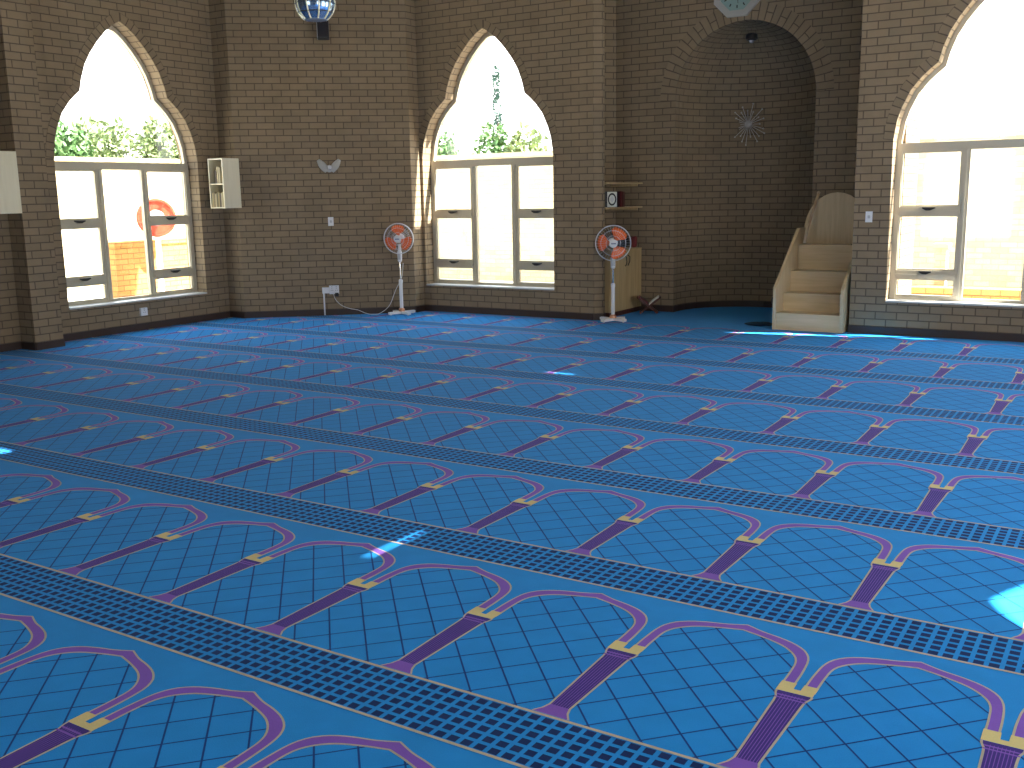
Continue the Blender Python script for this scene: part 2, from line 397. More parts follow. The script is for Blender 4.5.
skirting('baseboard_left', [(XLR, -5.0), (XLR, 4.95), (XLP, 4.95), (XLP, 5.3), (XL, 5.3), (XL, YD0)])
skirting('baseboard_corner', [(XL, YD0), (XD0, YD0), (XD1, YD1), (XE, YF)])
skirting('baseboard_front_left', [(XE, YF), (-3.98, YF), (-3.88, YF+.07), (-3.88, YF+.12), (-4.46, YF+.12)])
skirting('baseboard_mihrab', [(-4.46, 10.2), (-4.46, 11.0), (-4.28, YM), (NX-NR, YM), (NX-NR, YM+D0)]+[nb(PI*k/14, 0)[:2] for k in range(1, 14)]+[(NX+NR, YM+D0), (NX+NR, YM), (-0.30, YM)])
skirting('baseboard_front_right', [(-0.76, YR+.3), (-0.76, YR), (2.14, YR), (4.12, 8.17)])
skirting('baseboard_right', [(4.12, 8.17), (4.12, -5.0)])

# ------------------------------------------------------------------ carpet (one floor, its woven pattern as inlaid faces)
def catmull(P, n=6):
    out = []
    for k in range(len(P)-1):
        p0 = P[max(k-1, 0)]; p1 = P[k]; p2 = P[k+1]; p3 = P[min(k+2, len(P)-1)]
        for i in range(n):
            t = i/n
            out.append(tuple(.5*((2*p1[c])+(-p0[c]+p2[c])*t+(2*p0[c]-5*p1[c]+4*p2[c]-p3[c])*t*t+(-p0[c]+3*p1[c]-3*p2[c]+p3[c])*t**3) for c in (0, 1)))
    out.append(P[-1]); return out
def resample(P, n):
    L = [0]
    for k in range(len(P)-1): L.append(L[-1]+math.dist(P[k], P[k+1]))
    out = []; k = 0
    for i in range(n+1):
        t = L[-1]*i/n
        while k < len(L)-2 and L[k+1] < t: k += 1
        f = (t-L[k])/max(L[k+1]-L[k], 1e-9); out.append((P[k][0]+(P[k+1][0]-P[k][0])*f, P[k][1]+(P[k+1][1]-P[k][1])*f))
    return out
ROOM = [(XLR, -5), (XLR, 4.95), (XLP, 4.95), (XLP, 5.3), (XL, 5.3), (XL, YD0), (XD0, YD0), (XD1, YD1), (XE, YF), (-3.98, YF), (-3.88, YF+.07), (-3.88, YF+.12),
        (-4.46, YF+.12), (-4.46, 11), (-4.28, YM), (NX-NR, YM), (NX-NR, YM+D0)]+[nb(PI*k/14, 0)[:2] for k in range(1, 14)]+[(NX+NR, YM+D0), (NX+NR, YM), (-.3, YM), (-.3, YR+.3), (-.76, YR+.3), (-.76, YR), (2.14, YR), (4.12, 8.17), (4.12, -5)]
def inside(x, y):
    c = False; n = len(ROOM)
    for i in range(n):
        x1, y1 = ROOM[i]; x2, y2 = ROOM[(i+1) % n]
        if (y1 > y) != (y2 > y) and x < (x2-x1)*(y-y1)/(y2-y1)+x1: c = not c
    return c
def carpet():
    mb = MB()
    mb.face([(x, y, 0) for x, y in reversed(ROOM)], 0)
    BLUE, DARK, CREAM, LILAC, PURP, GOLD, LINE = range(7)
    Z = {DARK: .0005, LINE: .0005, CREAM: .0010, LILAC: .0015, PURP: .0015, GOLD: .0020}
    def poly(i, j, pts, mi, dz=0):
        w = [((i+u)*A_, j*B_+v*A_) for u, v in pts]
        cx = sum(p[0] for p in w)/len(w); cy = sum(p[1] for p in w)/len(w)
        if not inside(cx, cy): return
        mb.face([(x, y, Z[mi]+dz) for x, y in w], mi)
    ho = [(.024, .10), (.026, .25), (.042, .42), (.085, .52), (.165, .59), (.27, .635), (.386, .667), (.5, .716)]
    hi = [(.097, .10), (.098, .24), (.108, .37), (.150, .455), (.235, .53), (.37, .585), (.5, .622)]
    N = 22
    ho = resample(catmull(ho), N); hi = resample(catmull(hi), N)
    ho = ho+[(1-u, v) for u, v in reversed(ho[:-1])]; hi = hi+[(1-u, v) for u, v in reversed(hi[:-1])]
    po, pi_ = [], []
    for a, b in zip(ho, hi):
        d = math.dist(a, b); t = .012/d
        po.append((a[0]+(b[0]-a[0])*t, a[1]+(b[1]-a[1])*t)); pi_.append((b[0]+(a[0]-b[0])*t, b[1]+(a[1]-b[1])*t))
    clipP = [(0, -.85), (0, .1)]+[p for p in hi]+[(1, .1), (1, -.85)]
    def inp(x, y):
        c = False; n = len(clipP)
        for i in range(n):
            x1, y1 = clipP[i]; x2, y2 = clipP[(i+1) % n]
            if (y1 > y) != (y2 > y) and x < (x2-x1)*(y-y1)/(y2-y1)+x1: c = not c
        return c
    segs = []
    sl = 1.08; nx, ny = -sl/math.hypot(1, sl), 1/math.hypot(1, sl); hw = .0052
    for k in range(-4, 6):
        v0 = -.44+.31*k; run = None
        for q in range(0, 401):
            u = q/400; v = v0+sl*u; ins = inp(u, v) if 0 < u < 1 else False
            if ins and run is None: run = (u, v)
            if (not ins or q == 400) and run is not None:
                segs.append((run, (u, v))); run = None
    for j in range(-2, 8):
        for i in range(-15, 7):
            for (a, b) in segs:
                m = max(1, int(math.dist(a, b)/.25))
                for q in range(m):
                    s0 = (a[0]+(b[0]-a[0])*q/m, a[1]+(b[1]-a[1])*q/m); s1 = (a[0]+(b[0]-a[0])*(q+1)/m, a[1]+(b[1]-a[1])*(q+1)/m)
                    pts = [(s0[0]-nx*hw, s0[1]-ny*hw), (s1[0]-nx*hw, s1[1]-ny*hw), (s1[0]+nx*hw, s1[1]+ny*hw), (s0[0]+nx*hw, s0[1]+ny*hw)]
                    poly(i, j, pts, LINE); poly(i, j, [(1-u, v) for u, v in reversed(pts)], LINE, .0001)
            for k in range(len(ho)-1):
                poly(i, j, [ho[k], hi[k], hi[k+1], ho[k+1]], CREAM); poly(i, j, [po[k], pi_[k], pi_[k+1], po[k+1]], LILAC)
            # column
            hd = [(.088, 0), (.086, -.025), (.070, -.07), (.067, -.12), (.053, -.74), (.068, -.79), (.10, -.84)]
            for k in range(len(hd)-1):
                (w0, v0), (w1, v1) = hd[k], hd[k+1]
                poly(i, j, [(-w0-.012, v0), (-w1-.012, v1), (w1+.012, v1), (w0+.012, v0)], CREAM)
                poly(i, j, [(-w0, v0), (-w1, v1), (w1, v1), (w0, v0)], LILAC if k in (4, 5) else PURP)
            for q in range(7):
                uu_ = -.045+.015*q; poly(i, j, [(uu_*1.15-.0018, -.03), (uu_-.0018, -.76), (uu_+.0018, -.76), (uu_*1.15+.0018, -.03)], LILAC, .0003)
            for v in (-.045, -.075): poly(i, j, [(-.08, v-.006), (.08, v-.006), (.08, v+.006), (-.08, v+.006)], LILAC, .0004)
            # capital
            for g in ([(-.10, 0), (.095, 0), (.095, .045), (-.10, .045)], [(-.10, .045), (-.018, .045), (-.020, .115), (-.10, .115)], [(.020, .045), (.098, .045), (.098, .115), (.022, .115)]):
                poly(i, j, g, GOLD)
            # band borders and dark blocks
            for v in (-.856, -1.315):
                poly(i, j, [(0, v-.010), (1, v-.010), (1, v+.010), (0, v+.010)], CREAM, .0005)
        g0 = -15; per = .0797
        for q in range(int(21/per)):
            u = g0+q*per
            for r in range(6):
                v = -.898-.0748*r
                poly(0, j, [(u-.0270, v-.0250), (u+.0270, v-.0250), (u+.0270, v+.0250), (u-.0270, v+.0250)], DARK)
    mats = [carpet_mat('carpet_blue', (0.012, 0.235, 0.60)), carpet_mat('carpet_navy', (0.003, 0.016, 0.085)), carpet_mat('carpet_cream', (0.48, 0.41, 0.29)),
            carpet_mat('carpet_lilac', (0.21, 0.085, 0.42)), carpet_mat('carpet_purple', (0.055, 0.023, 0.185)), carpet_mat('carpet_gold', (0.64, 0.51, 0.20)),
            carpet_mat('carpet_line', (0.006, 0.045, 0.19))]
    struct(mb.build('floor', mats))
carpet()

# ------------------------------------------------------------------ windows
def hw_at(z, inset=0.0):
    for k in range(len(PROF)-1):
        (w0, z0), (w1, z1) = PROF[k], PROF[k+1]
        if z0 <= z <= z1: return w0+(w1-w0)*(z-z0)/max(z1-z0, 1e-9)-inset
    return 0
def make_window(num, origin, d):
    rz = math.atan2(d[1], d[0])
    e = bpy.data.objects.new('window_%d' % num, None); C.objects.link(e); e.location = (*origin, 0); e.rotation_euler.z = rz; struct(e)
    y0, y1 = .20, .245
    fnp = lambda a, b, dd: (a, dd, b)
    # outer frame follows the arch
    mb = MB(); t = .05
    full = [(-w, z) for w, z in PROF]+[(w, z) for w, z in reversed(PROF[:-1])]
    ins = []
    n = len(full)
    for k in range(n):
        a = Vector(full[max(k-1, 0)]); b = Vector(full[min(k+1, n-1)]); tg = (b-a).normalized(); nn = Vector((tg.y, -tg.x))
        p = Vector(full[k]); q = p+nn*t
        if k == n//2: q = p+Vector((0, -t*1.5))
        ins.append(q)
    for k in range(n-1):
        a, b = full[k], full[k+1]; c, dd = ins[k], ins[k+1]
        mb.face([(a[0], y0, a[1]), (c.x, y0, c.y), (dd.x, y0, dd.y), (b[0], y0, b[1])])
        mb.face([(c.x, y0, c.y), (c.x, y1, c.y), (dd.x, y1, dd.y), (dd.x, y0, dd.y)])
        mb.face([(a[0], y1, a[1]), (b[0], y1, b[1]), (dd.x, y1, dd.y), (c.x, y1, c.y)])
    mb.box(-1.06, 1.06, y0, y1, SILL_Z, SILL_Z+.05)
    mb.box(-1.06, -1.0, y0-.012, y1, SILL_Z, 2.04); mb.box(1.0, 1.06, y0-.012, y1, SILL_Z, 2.04)
    struct(mb.build('window_frame', FRAME, e))
    mb = MB(); mb.box(-1.05, 1.05, y0-.02, y1+.01, 2.03, 2.12); struct(mb.build('transom', FRAME, e, bevel=.004))
    for x in (-.335, .335):
        mb = MB(); mb.box(x-.043, x+.043, y0-.005, y1, SILL_Z+.04, 2.03); mb.box(x-.012, x+.012, y0-.02, y0, SILL_Z+.04, 2.03)
        struct(mb.build('mullion', FRAME, e, bevel=.003))
    for sg in (-1, 1):
        xa, xb = sorted((sg*.37, sg*1.01))
        for z in (.675, 1.378):
            mb = MB(); mb.box(xa, xb, y0-.012, y1, z-.042, z+.042); mb.box(xa, xb, y0-.028, y0-.01, z-.03, z+.0)
            struct(mb.build('rail', FRAME, e, bevel=.003))
            mb = MB(); cx = (xa+xb)/2
            mb.prism([(cx-.02, z+.005), (cx+.02, z+.005), (cx+.075, z+.028), (cx+.07, z+.04), (cx-.06, z+.04), (cx-.06, z+.028)], fnp, y0-.055, y0-.012)
            struct(mb.build('window_handle', HANDLE, e))
        for (za, zb) in ((SILL_Z+.05, .633), (.717, 1.336), (1.42, 2.03)):
            mb = MB()
            fr = .022
            mb.box(xa, xb, y0+.005, y1-.005, za, za+fr); mb.box(xa, xb, y0+.005, y1-.005, zb-fr, zb)
            mb.box(xa, xa+fr, y0+.005, y1-.005, za+fr, zb-fr); mb.box(xb-fr, xb, y0+.005, y1-.005, za+fr, zb-fr)
            struct(mb.build('sash', FRAME, e))
    mb = MB(); yg = .225
    mb.box(-1.01, 1.01, yg, yg+.004, SILL_Z+.05, 2.04)
    zs = [2.11]+[z for w, z in PROF if z > 2.2]
    for k in range(len(zs)-1):
        z0, z1 = zs[k], zs[k+1]; w0, w1 = max(hw_at(z0)-.03, 0.0), max(hw_at(z1)-.03, 0)
        if w1 > 0: mb.face([(-w0, yg, z0), (w0, yg, z0), (w1, yg, z1), (-w1, yg, z1)])
        else: mb.face([(-w0, yg, z0), (w0, yg, z0), (0, yg, z1-.04)])
    struct(mb.build('glass_pane', GLASS, e))
    mb = MB(); mb.box(-1.055, 1.055, -.012, y0, SILL_Z-.0, SILL_Z+.018); struct(mb.build('window_sill', SILL, e, bevel=.003))
    mb_ = arch_ring('arch_trim', (0, 0, 0), Vector((1, 0, 0)), Vector((0, 1, 0)), PROF[1:], .11, parent=e)
    return e
make_window(1, (XL, 6.72), (0, 1))
make_window(2, (-5.63, YF), (1, 0))
make_window(3, (0.69, YR), (1, 0))
# light portals in every opening of the room
def portal(loc, nin):
    l = bpy.data.lights.new('window_portal', 'AREA'); l.shape = 'RECTANGLE'; l.size = 2.2; l.size_y = 3.5; l.cycles.is_portal = True
    o = bpy.data.objects.new('window_portal', l); C.objects.link(o); o.location = loc
    o.rotation_euler = Vector((*nin, 0)).to_track_quat('-Z', 'Y').to_euler()
for y in (6.72,): portal((XL-.36, y, 2.09), (1, 0))
for x, y in ((-5.63, YF), (.69, YR)): portal((x, y+.36, 2.09), (0, -1))
for y in (6.6, 3.43, -.3): portal((4.12+.36, y, 2.09), (-1, 0))

portal((4.12-6.0, -5.36, 2.09), (0, 1))

# ------------------------------------------------------------------ pedestal fans
def make_fan(label, loc, head_z, rad, face, name='pedestal_fan', tilt=0.05, blade0=.35):
    t = thing(name, label, 'fan', loc, face, 'white pedestal fans with orange blades')
    # local -Y faces into the room
    for k, a in enumerate((PI/4, -PI/4)):
        mb = MB(); c, s_ = math.cos(a), math.sin(a); hw_, L_ = .028, .205
        out = [(-L_, -hw_), (L_, -hw_), (L_, hw_), (-L_, hw_)]
        mb.prism(out, lambda p, q, h: (p*c-q*s_, p*s_+q*c, h), .012+.0*k, .045)
        for sg in (-1, 1): mb.lathe([(.014, 0), (.016, .012)], 10, 0, Matrix.Translation((sg*(L_-.03)*c, sg*(L_-.03)*s_, 0)))
        mb.build('foot_bar', WHITE, t, bevel=.006)
    mb = MB(); mb.lathe([(.045, .045), (.042, .075), (.028, .09)], 20); mb.build('collar', COPPER, t, smooth=False)
    mb = MB(); mb.lathe([(.024, .085), (.024, .44), (.028, .445), (.028, .485), (.018, .49)], 20); mb.build('lower_tube', WHITE, t)
    mb = MB(); mb.lathe([(.011, .48), (.011, head_z-.30)], 14); mb.build('upper_pole', CHROME, t)
    mb = MB(); mb.lathe([(.016, head_z-.33), (.03, head_z-.31), (.034, head_z-.20), (.022, head_z-.16), (.018, head_z-.08)], 18)
    nk = mb.build('control_neck', WHITE, t)
    mb = MB(); mb.box(-.02, .02, -.040, -.03, head_z-.29, head_z-.21); mb.build('switch_panel', GREYW, nk)
    T = Matrix.Translation((0, -.01, head_z)) @ Matrix.Rotation(PI/2+tilt, 4, 'X')     # local z -> towards -y
    mb = MB(); mb.lathe([(.02, -.13), (.05, -.12), (.062, -.08), (.062, -.01), (.045, .0)], 24, 0, T); mb.build('motor_housing', WHITE, t, smooth=False)
    def grille(zc, bulge, nm):
        g = MB(); sgn = 1 if bulge > 0 else -1
        def pt(r, a):
            z = zc+bulge*(1-(r/rad)**2.2)
            return T @ Vector((r*math.cos(a), r*math.sin(a), z))
        for r in (rad, rad*.72, rad*.42):
            g.tube([pt(r, 2*PI*k/40) for k in range(40)], .0045 if r == rad else .0022, 0, 6, closed=True)
        for k in range(36):
            a = 2*PI*k/36; g.tube([pt(.04+(rad-.04)*q/5, a) for q in range(6)], .0008, 0, 4)
        return g.build(nm, STEELW, t)
    grille(.0, -.03, 'rear_grille'); fg = grille(.035, .045, 'front_grille')
    mb = MB(); mb.tube([T @ Vector(((rad+.001)*math.cos(2*PI*k/48), (rad+.001)*math.sin(2*PI*k/48), .017)) for k in range(48)], .0065, 0, 8, closed=True)
    mb.build('grille_rim', WHITE, t, smooth=True)
    mb = MB(); mb.lathe([(.052, .075), (.052, .088), (.045, .094), (.0, .096)], 28, 0, T); hc = mb.build('hub_cap', WHITE, t)
    mb = MB()
    for x in (-.024, -.009, .006, .021):      # unreadable maker's mark
        q = [T @ Vector((x+dx, dy, .0965)) for dx, dy in ((-.006, -.007), (.006, -.007), (.007, .007), (-.005, .007))]; mb.face(q)
    mb.build('badge_mark', mat('badge_ink', (.05, .07, .15), .5), hc)
    mb = MB(); mb.lathe([(.03, .005), (.03, .05), (.0, .06)], 20, 0, T); mb.build('blade_hub', ORANGE, t)
    for b in range(3):
        mb = MB(); a0 = 2*PI*b/3+blade0; nr, na = 6, 9; base = len(mb.v)
        for i in range(nr+1):
            r = .03+(rad*.90-.03)*i/nr; half = (.28+.62*math.sin(min(1, i/nr*1.25)*PI/2))*(1-.12*(i/nr)**6)*.80
            if i == nr: half *= .72
            for q in range(na+1):
                f = q/na*2-1; a = a0+f*half; mb.v.append(tuple(T @ Vector((r*math.cos(a), r*math.sin(a), .03-.020*f+.004*math.cos(f*2)))))
        for i in range(nr):
            for q in range(na):
                k = base+i*(na+1)+q; mb.f.append((k, k+1, k+na+2, k+na+1)); mb.m.append(0); mb.uv.append([(0, 0)]*4)
        o = mb.build('fan_blade', ORANGE, t, smooth=True); sm = o.modifiers.new('thick', 'SOLIDIFY'); sm.thickness = .002
    return t
fan1 = make_fan('white pedestal fan with orange blades in the corner beside the middle window', (-6.75, 9.43, .002), 1.06, .208, math.radians(24), blade0=-.52)
fan2 = make_fan('white pedestal fan with orange blades standing in front of the wooden cupboard', (-3.69, 9.93, .002), 1.005, .222, math.radians(30), blade0=1.0)

# ------------------------------------------------------------------ wall fittings on the corner wall
DD = Vector((XD1-XD0, YD1-YD0, 0)).normalized(); DN = Vector((-DD.y, DD.x, 0)); RZ = math.atan2(DD.y, DD.x)
def diag(s_, off=0): p = Vector((XD0, YD0, 0))+DD*s_-DN*off; return p
def sd_of(x, y): return (Vector((x, y, 0))-Vector((XD0, YD0, 0))).dot(DD)
def rbox(mb, w, h, dpt, z, y0=0, mi=0, x=0): mb.box(x-w/2, x+w/2, y0-dpt, y0, z-h/2, z+h/2, mi)
# light switch
def switch_plate(label, loc, rz, z, group=None, w=.075, h=.12):
    t = thing('light_switch', label, 'light switch', (loc[0], loc[1], z-h/2), rz, group)
    mb = MB(); rbox(mb, w, h, .010, h/2); mb.build('cover_plate', WHITE, t, bevel=.003)
    mb = MB(); rbox(mb, w*.35, h*.28, .004, h/2, -.010); mb.build('rocker', GREYW, t, bevel=.001)
    return t
p = diag(sd_of(-7.64, 9.04)); switch_plate('white light switch plate on the brick corner wall below the metal wall lamp', p, RZ, 1.31)
switch_plate('white light switch plate beside the right-hand window', (-.59, YR, 0), 0, 1.32)
# sockets
def socket(label, loc, rz, z, w, h, gangs=1):
    t = thing('wall_socket', label, 'socket', (loc[0], loc[1], z-h/2), rz)
    mb = MB(); rbox(mb, w, h, .028, h/2); mb.build('cover_plate', WHITE, t, bevel=.003)
    for g in range(gangs):
        x = (g-(gangs-1)/2)*w*.45
        mb = MB()
        for dx, dz in ((0, .016), (-.012, -.008), (.012, -.008)): mb.lathe([(.0045, 0), (.0045, .002)], 8, 0, Matrix.Translation((x+dx, -.028, h/2+dz)) @ Matrix.Rotation(PI/2, 4, 'X'))
        mb.build('socket_holes', BLACK, t)
        mb = MB(); mb.box(x-.007, x+.007, -.034, -.028, h*.80, h*.93); mb.build('rocker', GREYW, t)
    return t
sp_ = sd_of(-7.63, 9.05)-.045
p = diag(sp_+.03); socket('white double wall socket low on the brick corner wall with a plug in it', p, RZ, .36, .135, .12, 2)
t = thing('plug_adaptor', 'white plug adaptor box at the left of the double socket', 'adaptor', (*diag(sp_-.085)[:2], .295), RZ)
mb = MB(); mb.box(-.05, .045, -.05, 0, .02, .10); mb.build('body', WHITE, t, bevel=.006)
mb = MB(); mb.tube([(-.03, -.012, .02), (-.03, -.012, -.29)], .011, 0, 10); mb.build('conduit_pipe', WHITE, t, smooth=True)
mb = MB(); rbox(mb, .05, .045, .035, .0, -.030, 0, .15); mb.build('plug', BLACK, t, bevel=.006)
socket('small white wall socket below the left-hand window', (XL, 6.71, 0), PI/2, .235, .10, .10, 1)
# power cord
pts = []
for x_, y_ in ((333, 293), (336, 300), (342, 305.5), (350, 308.5), (358, 310)):
    dr = (fw+rr*((x_-512)/F_PX)-uu*((y_-384)/F_PX)); off = diag(0, .03)
    tt = (off-CAM).dot(DN)/dr.dot(DN); pts.append(CAM+dr*tt)
fb = Vector((-6.84, 9.50, 0))
pts += [Vector((-7.20, 9.22, .012)), Vector((-7.05, 9.27, .01)), Vector((-6.92, 9.36, .12)), Vector((-6.84, 9.42, .34)), Vector((-6.77, 9.48, .52)), Vector((-6.735, 9.48, .72))]
sm_ = []
P3 = pts
for k in range(len(P3)-1):
    p0, p1, p2, p3 = P3[max(k-1, 0)], P3[k], P3[k+1], P3[min(k+2, len(P3)-1)]
    for i in range(6):
        q = i/6; v = .5*((2*p1)+(-p0+p2)*q+(2*p0-5*p1+4*p2-p3)*q*q+(-p0+3*p1-3*p2+p3)*q**3); v.z = max(v.z, .006); sm_.append(v)
sm_.append(P3[-1])
mb = MB(); mb.tube(sm_, .004, 0, 6)
tag(mb.build('power_cord', WHITE, smooth=True), 'thin white cable looping from the double socket to the fan in the corner', 'cable')
# leaf sconce
def sconce():
    s_ = sd_of(-7.63, 9.05)
    t = thing('wall_lamp', 'silver wall lamp with two leaf wings and a small bulb on the brick corner wall', 'wall lamp', (*diag(s_)[:2], 2.0), RZ)
    mb = MB(); mb.lathe([(.05, 0), (.05, .02), (.03, .03), (.0, .032)], 24, 0, Matrix.Translation((0, 0, .03)) @ Matrix.Rotation(PI/2, 4, 'X')); mb.build('back_plate', ALU, t)
    for sg in (-1, 1):
        mb = MB(); n = 8
        for k in range(n):
            f0, f1 = k/n, (k+1)/n
            def row(f):
                cx = sg*(.03+.115*f); cz = -.01+.16*f; w = .022+.028*math.sin(PI*min(f*.9+.1, 1)); y = -.035-.03*math.sin(PI*f)
                c, s2 = math.cos(sg*.55), math.sin(sg*.55)
                return [(cx-w*c, y+.012, cz+w*s2*1), (cx, y-.01, cz), (cx+w*c, y+.012, cz-w*s2*1)]
            a, b = row(f0), row(f1)
            mb.face([a[0], a[1], b[1], b[0]]); mb.face([a[1], a[2], b[2], b[1]])
        o = mb.build('leaf_wing', ALU, t, smooth=True); m_ = o.modifiers.new('thick', 'SOLIDIFY'); m_.thickness = .004
    mb = MB(); mb.lathe([(.0, -.026), (.014, -.022), (.024, -.008), (.026, .004), (.018, .02), (.0, .027)], 18, 0, Matrix.Translation((.01, -.07, .045)))
    mb.build('bulb', WHITE, t, smooth=True)
    mb = MB(); mb.tube([(0, -.02, .03), (.01, -.06, .02)], .008, 0, 8); mb.build('lamp_holder', CHROME, t)
sconce()
# loudspeaker
t = thing('loudspeaker', 'black loudspeaker box high on the brick corner wall behind the globe lamp', 'speaker', (*diag(sd_of(-7.62, 9.06), 0)[:2], 3.72), RZ)
mb = MB(); mb.box(-.075, .075, -.22, -.07, 0, .36); mb.build('cabinet', BLACK, t, bevel=.006)
mb = MB(); mb.box(-.065, .065, -.226, -.218, .02, .34); mb.build('grille', mat('speaker_cloth', (.02, .017, .022), .9), t)
mb = MB(); mb.box(-.083, -.075, -.215, -.07, .0, .36); mb.build('side_panel', GREYW, t)
mb = MB(); mb.box(-.03, .03, -.06, 0, .12, .24); mb.build('bracket', BLACK, t)
# globe pendant
def globe():
    dr = fw+rr*((315-512)/F_PX)-uu*((3-384)/F_PX); P = CAM+dr*6.3
    R = .1215
    t = thing('pendant_lamp', 'round blue glass globe lamp with cream metal ribs hanging from the ceiling', 'pendant lamp', P-Vector((0, 0, R)), YAW*-1)
    prof = [(.07, -math.sqrt(R*R-.07*.07))]
    for k in range(0, 23):
        a = -PI/2+.62+(PI-1.24)*k/22; prof.append((R*math.cos(a), R*math.sin(a)))
    T = Matrix.Translation((0, 0, R))
    mb = MB(); mb.lathe(prof[1:], 40, 0, T); g = mb.build('glass_globe', LAMPGLASS, t, smooth=True)
    creamM = mat('lamp_cream_rib', (.80, .74, .52), .4)
    for k in range(10):
        a0 = 2*PI*k/10+.06; mb = MB()
        pts = [T @ Vector(((R+.001)*math.cos(b)*math.cos(a0), (R+.001)*math.cos(b)*math.sin(a0), (R+.001)*math.sin(b))) for b in [-.95+1.9*q/12 for q in range(13)]]
        mb.tube(pts, .0045, 0, 6); mb.build('rib', creamM, t)
    for b in (-.5, -.05, .4):
        mb = MB(); mb.tube([T @ Vector(((R+.003)*math.cos(b)*math.cos(2*PI*q/40), (R+.003)*math.cos(b)*math.sin(2*PI*q/40), (R+.003)*math.sin(b))) for q in range(40)], .0022, 0, 6, closed=True)
        mb.build('ring', HANDLE, t)
    mb = MB(); mb.lathe([(.0, -R*.86), (.07, -R*.84), (.072, -R*.80)], 30, 0, T); mb.build('bottom_cap', mat('lamp_cap', (.2, .28, .4), .3, .6), t)
    mb = MB(); mb.lathe([(.07, R*.80), (.05, R*.95), (.012, R*1.05)], 30, 0, T); mb.build('top_cap', CHROME, t)
    mb = MB(); top = HT-(P.z-R); mb.tube([(0, 0, 2*R), (0, 0, top)], .006, 0, 8); mb.build('hanging_rod', CHROME, t)
    mb = MB(); mb.lathe([(.05, top-.03), (.05, top)], 20); mb.build('ceiling_rose', CHROME, t)
globe()

# ------------------------------------------------------------------ small book cabinets on the piers
def book_cabinet(label, x0, x1, y0, y1, z0, z1, group='cream book cabinets hung on the brick piers'):
    t = thing('wall_cabinet', label, 'cabinet', ((x0+x1)/2, y1, z0), 0, group)
    w = (x1-x0)/2; d_ = y1-y0; h = z1-z0; th = .016
    for sg in (-1, 1):
        mb = MB(); a, b = sorted((sg*w, sg*(w-th))); mb.box(a, b, -d_, 0, 0, h); mb.build('side_panel', LAMINATE, t, bevel=.001)
    for nm, z in (('bottom_panel', 0), ('top_panel', h-th)):
        mb = MB(); mb.box(-w+th, w-th, -d_, 0, z, z+th); mb.build(nm, LAMINATE, t)
    mb = MB(); mb.box(-w+th, w-th, -d_+.004, -.006, h*.49-th/2, h*.49+th/2); mb.build('shelf', LAMINATE, t)
    mb = MB(); mb.box(-w+th, w-th, -.006, 0, th, h-th); mb.build('back_panel', DARKWOOD, t)
    return t
book_cabinet('cream open book cabinet on the brick pier right of the left-hand window', -8.735, -8.455, 7.87, 8.165, 1.52, 2.18)
book_cabinet('cream book cabinet at the left edge, hung on the pier left of the left-hand window', -8.72, -8.445, 4.66, 4.945, 1.53, 2.195)
def book(label, loc, w, d_, h, rz, cov, group, name='book', face=None):
    """spine at local -Y, width w across X, depth d_"""
    t = thing(name, label, 'book', loc, rz, group)
    mb = MB(); c = .002
    mb.box(-w/2, -w/2+c, -d_/2, d_/2, 0, h); mb.box(w/2-c, w/2, -d_/2, d_/2, 0, h); mb.box(-w/2, w/2, -d_/2, -d_/2+c, 0, h)
    mb.build('cover', cov, t)
    mb = MB(); mb.box(-w/2+c, w/2-c, -d_/2+c, d_/2-.003, .003, h-.003); mb.build('page_block', PAPER, t)
    return t
cols = [(.35, .28, .14), (.20, .16, .09), (.40, .33, .2), (.12, .10, .05), (.28, .21, .10), (.07, .05, .04), (.42, .36, .24)]
CV = [mat('book_cloth', c, .6) for c in cols]
x = -8.685; k = 0
pos = ['standing leftmost', 'second from the left', 'third from the left', 'fourth from the left', 'fifth from the left', 'sixth from the left', 'seventh from the left', 'rightmost']
while k < 8:
    w = .026; book('%s book %s on the lower shelf of the open cabinet' % (['tan', 'dark brown', 'pale tan', 'dark olive', 'brown', 'near black', 'light tan', 'tan'][k], pos[k]), (x, 7.955, 1.537), w, .16, .19+.012*math.sin(k*2.1), 0, CV[k % 7], 'books on the lower cabinet shelf'); x += .029; k += 1
x = -8.60
for k in range(3):
    book(['dark book left of two pale books on the upper cabinet shelf', 'pale tan tall book between two others on the upper cabinet shelf', 'light tan book against the side on the upper cabinet shelf'][k], (x, 7.95, 1.853), .03, .15, (.17, .22, .21)[k], 0, CV[(5, 2, 6)[k]], 'books on the upper cabinet shelf'); x += .035

# ------------------------------------------------------------------ cupboard, shelves and books in the bay
t = thing('cupboard', 'tall plain wooden two-door cupboard against the bay wall behind the fan', 'cupboard', (-3.87, 10.74, 0))
cx0, cx1, cy0, cy1, cz = -.40, .0, -.52, .43, .865
mb = MB(); mb.box(cx0, cx1-.02, cy0, cy1, .07, cz); mb.build('carcass', CABW, t)
mb = MB(); mb.box(cx0, cx1-.03, cy0+.02, cy1, 0, .07); mb.build('plinth', DARKWOOD, t)
mb = MB(); mb.box(cx0, cx1+.006, cy0-.004, cy1, cz, cz+.018); mb.build('top_board', CABW, t, bevel=.002)
for sg in (0, 1):
    a, b = (cy0, (cy0+cy1)/2-.002) if sg == 0 else ((cy0+cy1)/2+.002, cy1)
    mb = MB(); mb.box(cx1-.02, cx1, a, b, .07, cz-.002); dd_ = mb.build('door', CABW, t, bevel=.001)
    ym = (cy0+cy1)/2+(-.045 if sg == 0 else .045)
    mb = MB(); mb.tube([(cx1, ym, .80), (cx1+.025, ym-.012*(1-2*sg), .78), (cx1+.028, ym, .72), (cx1+.012, ym+.012*(1-2*sg), .67), (cx1, ym, .66)], .006, 0, 8)
    mb.build('door_handle', HANDLE, dd_, smooth=True)
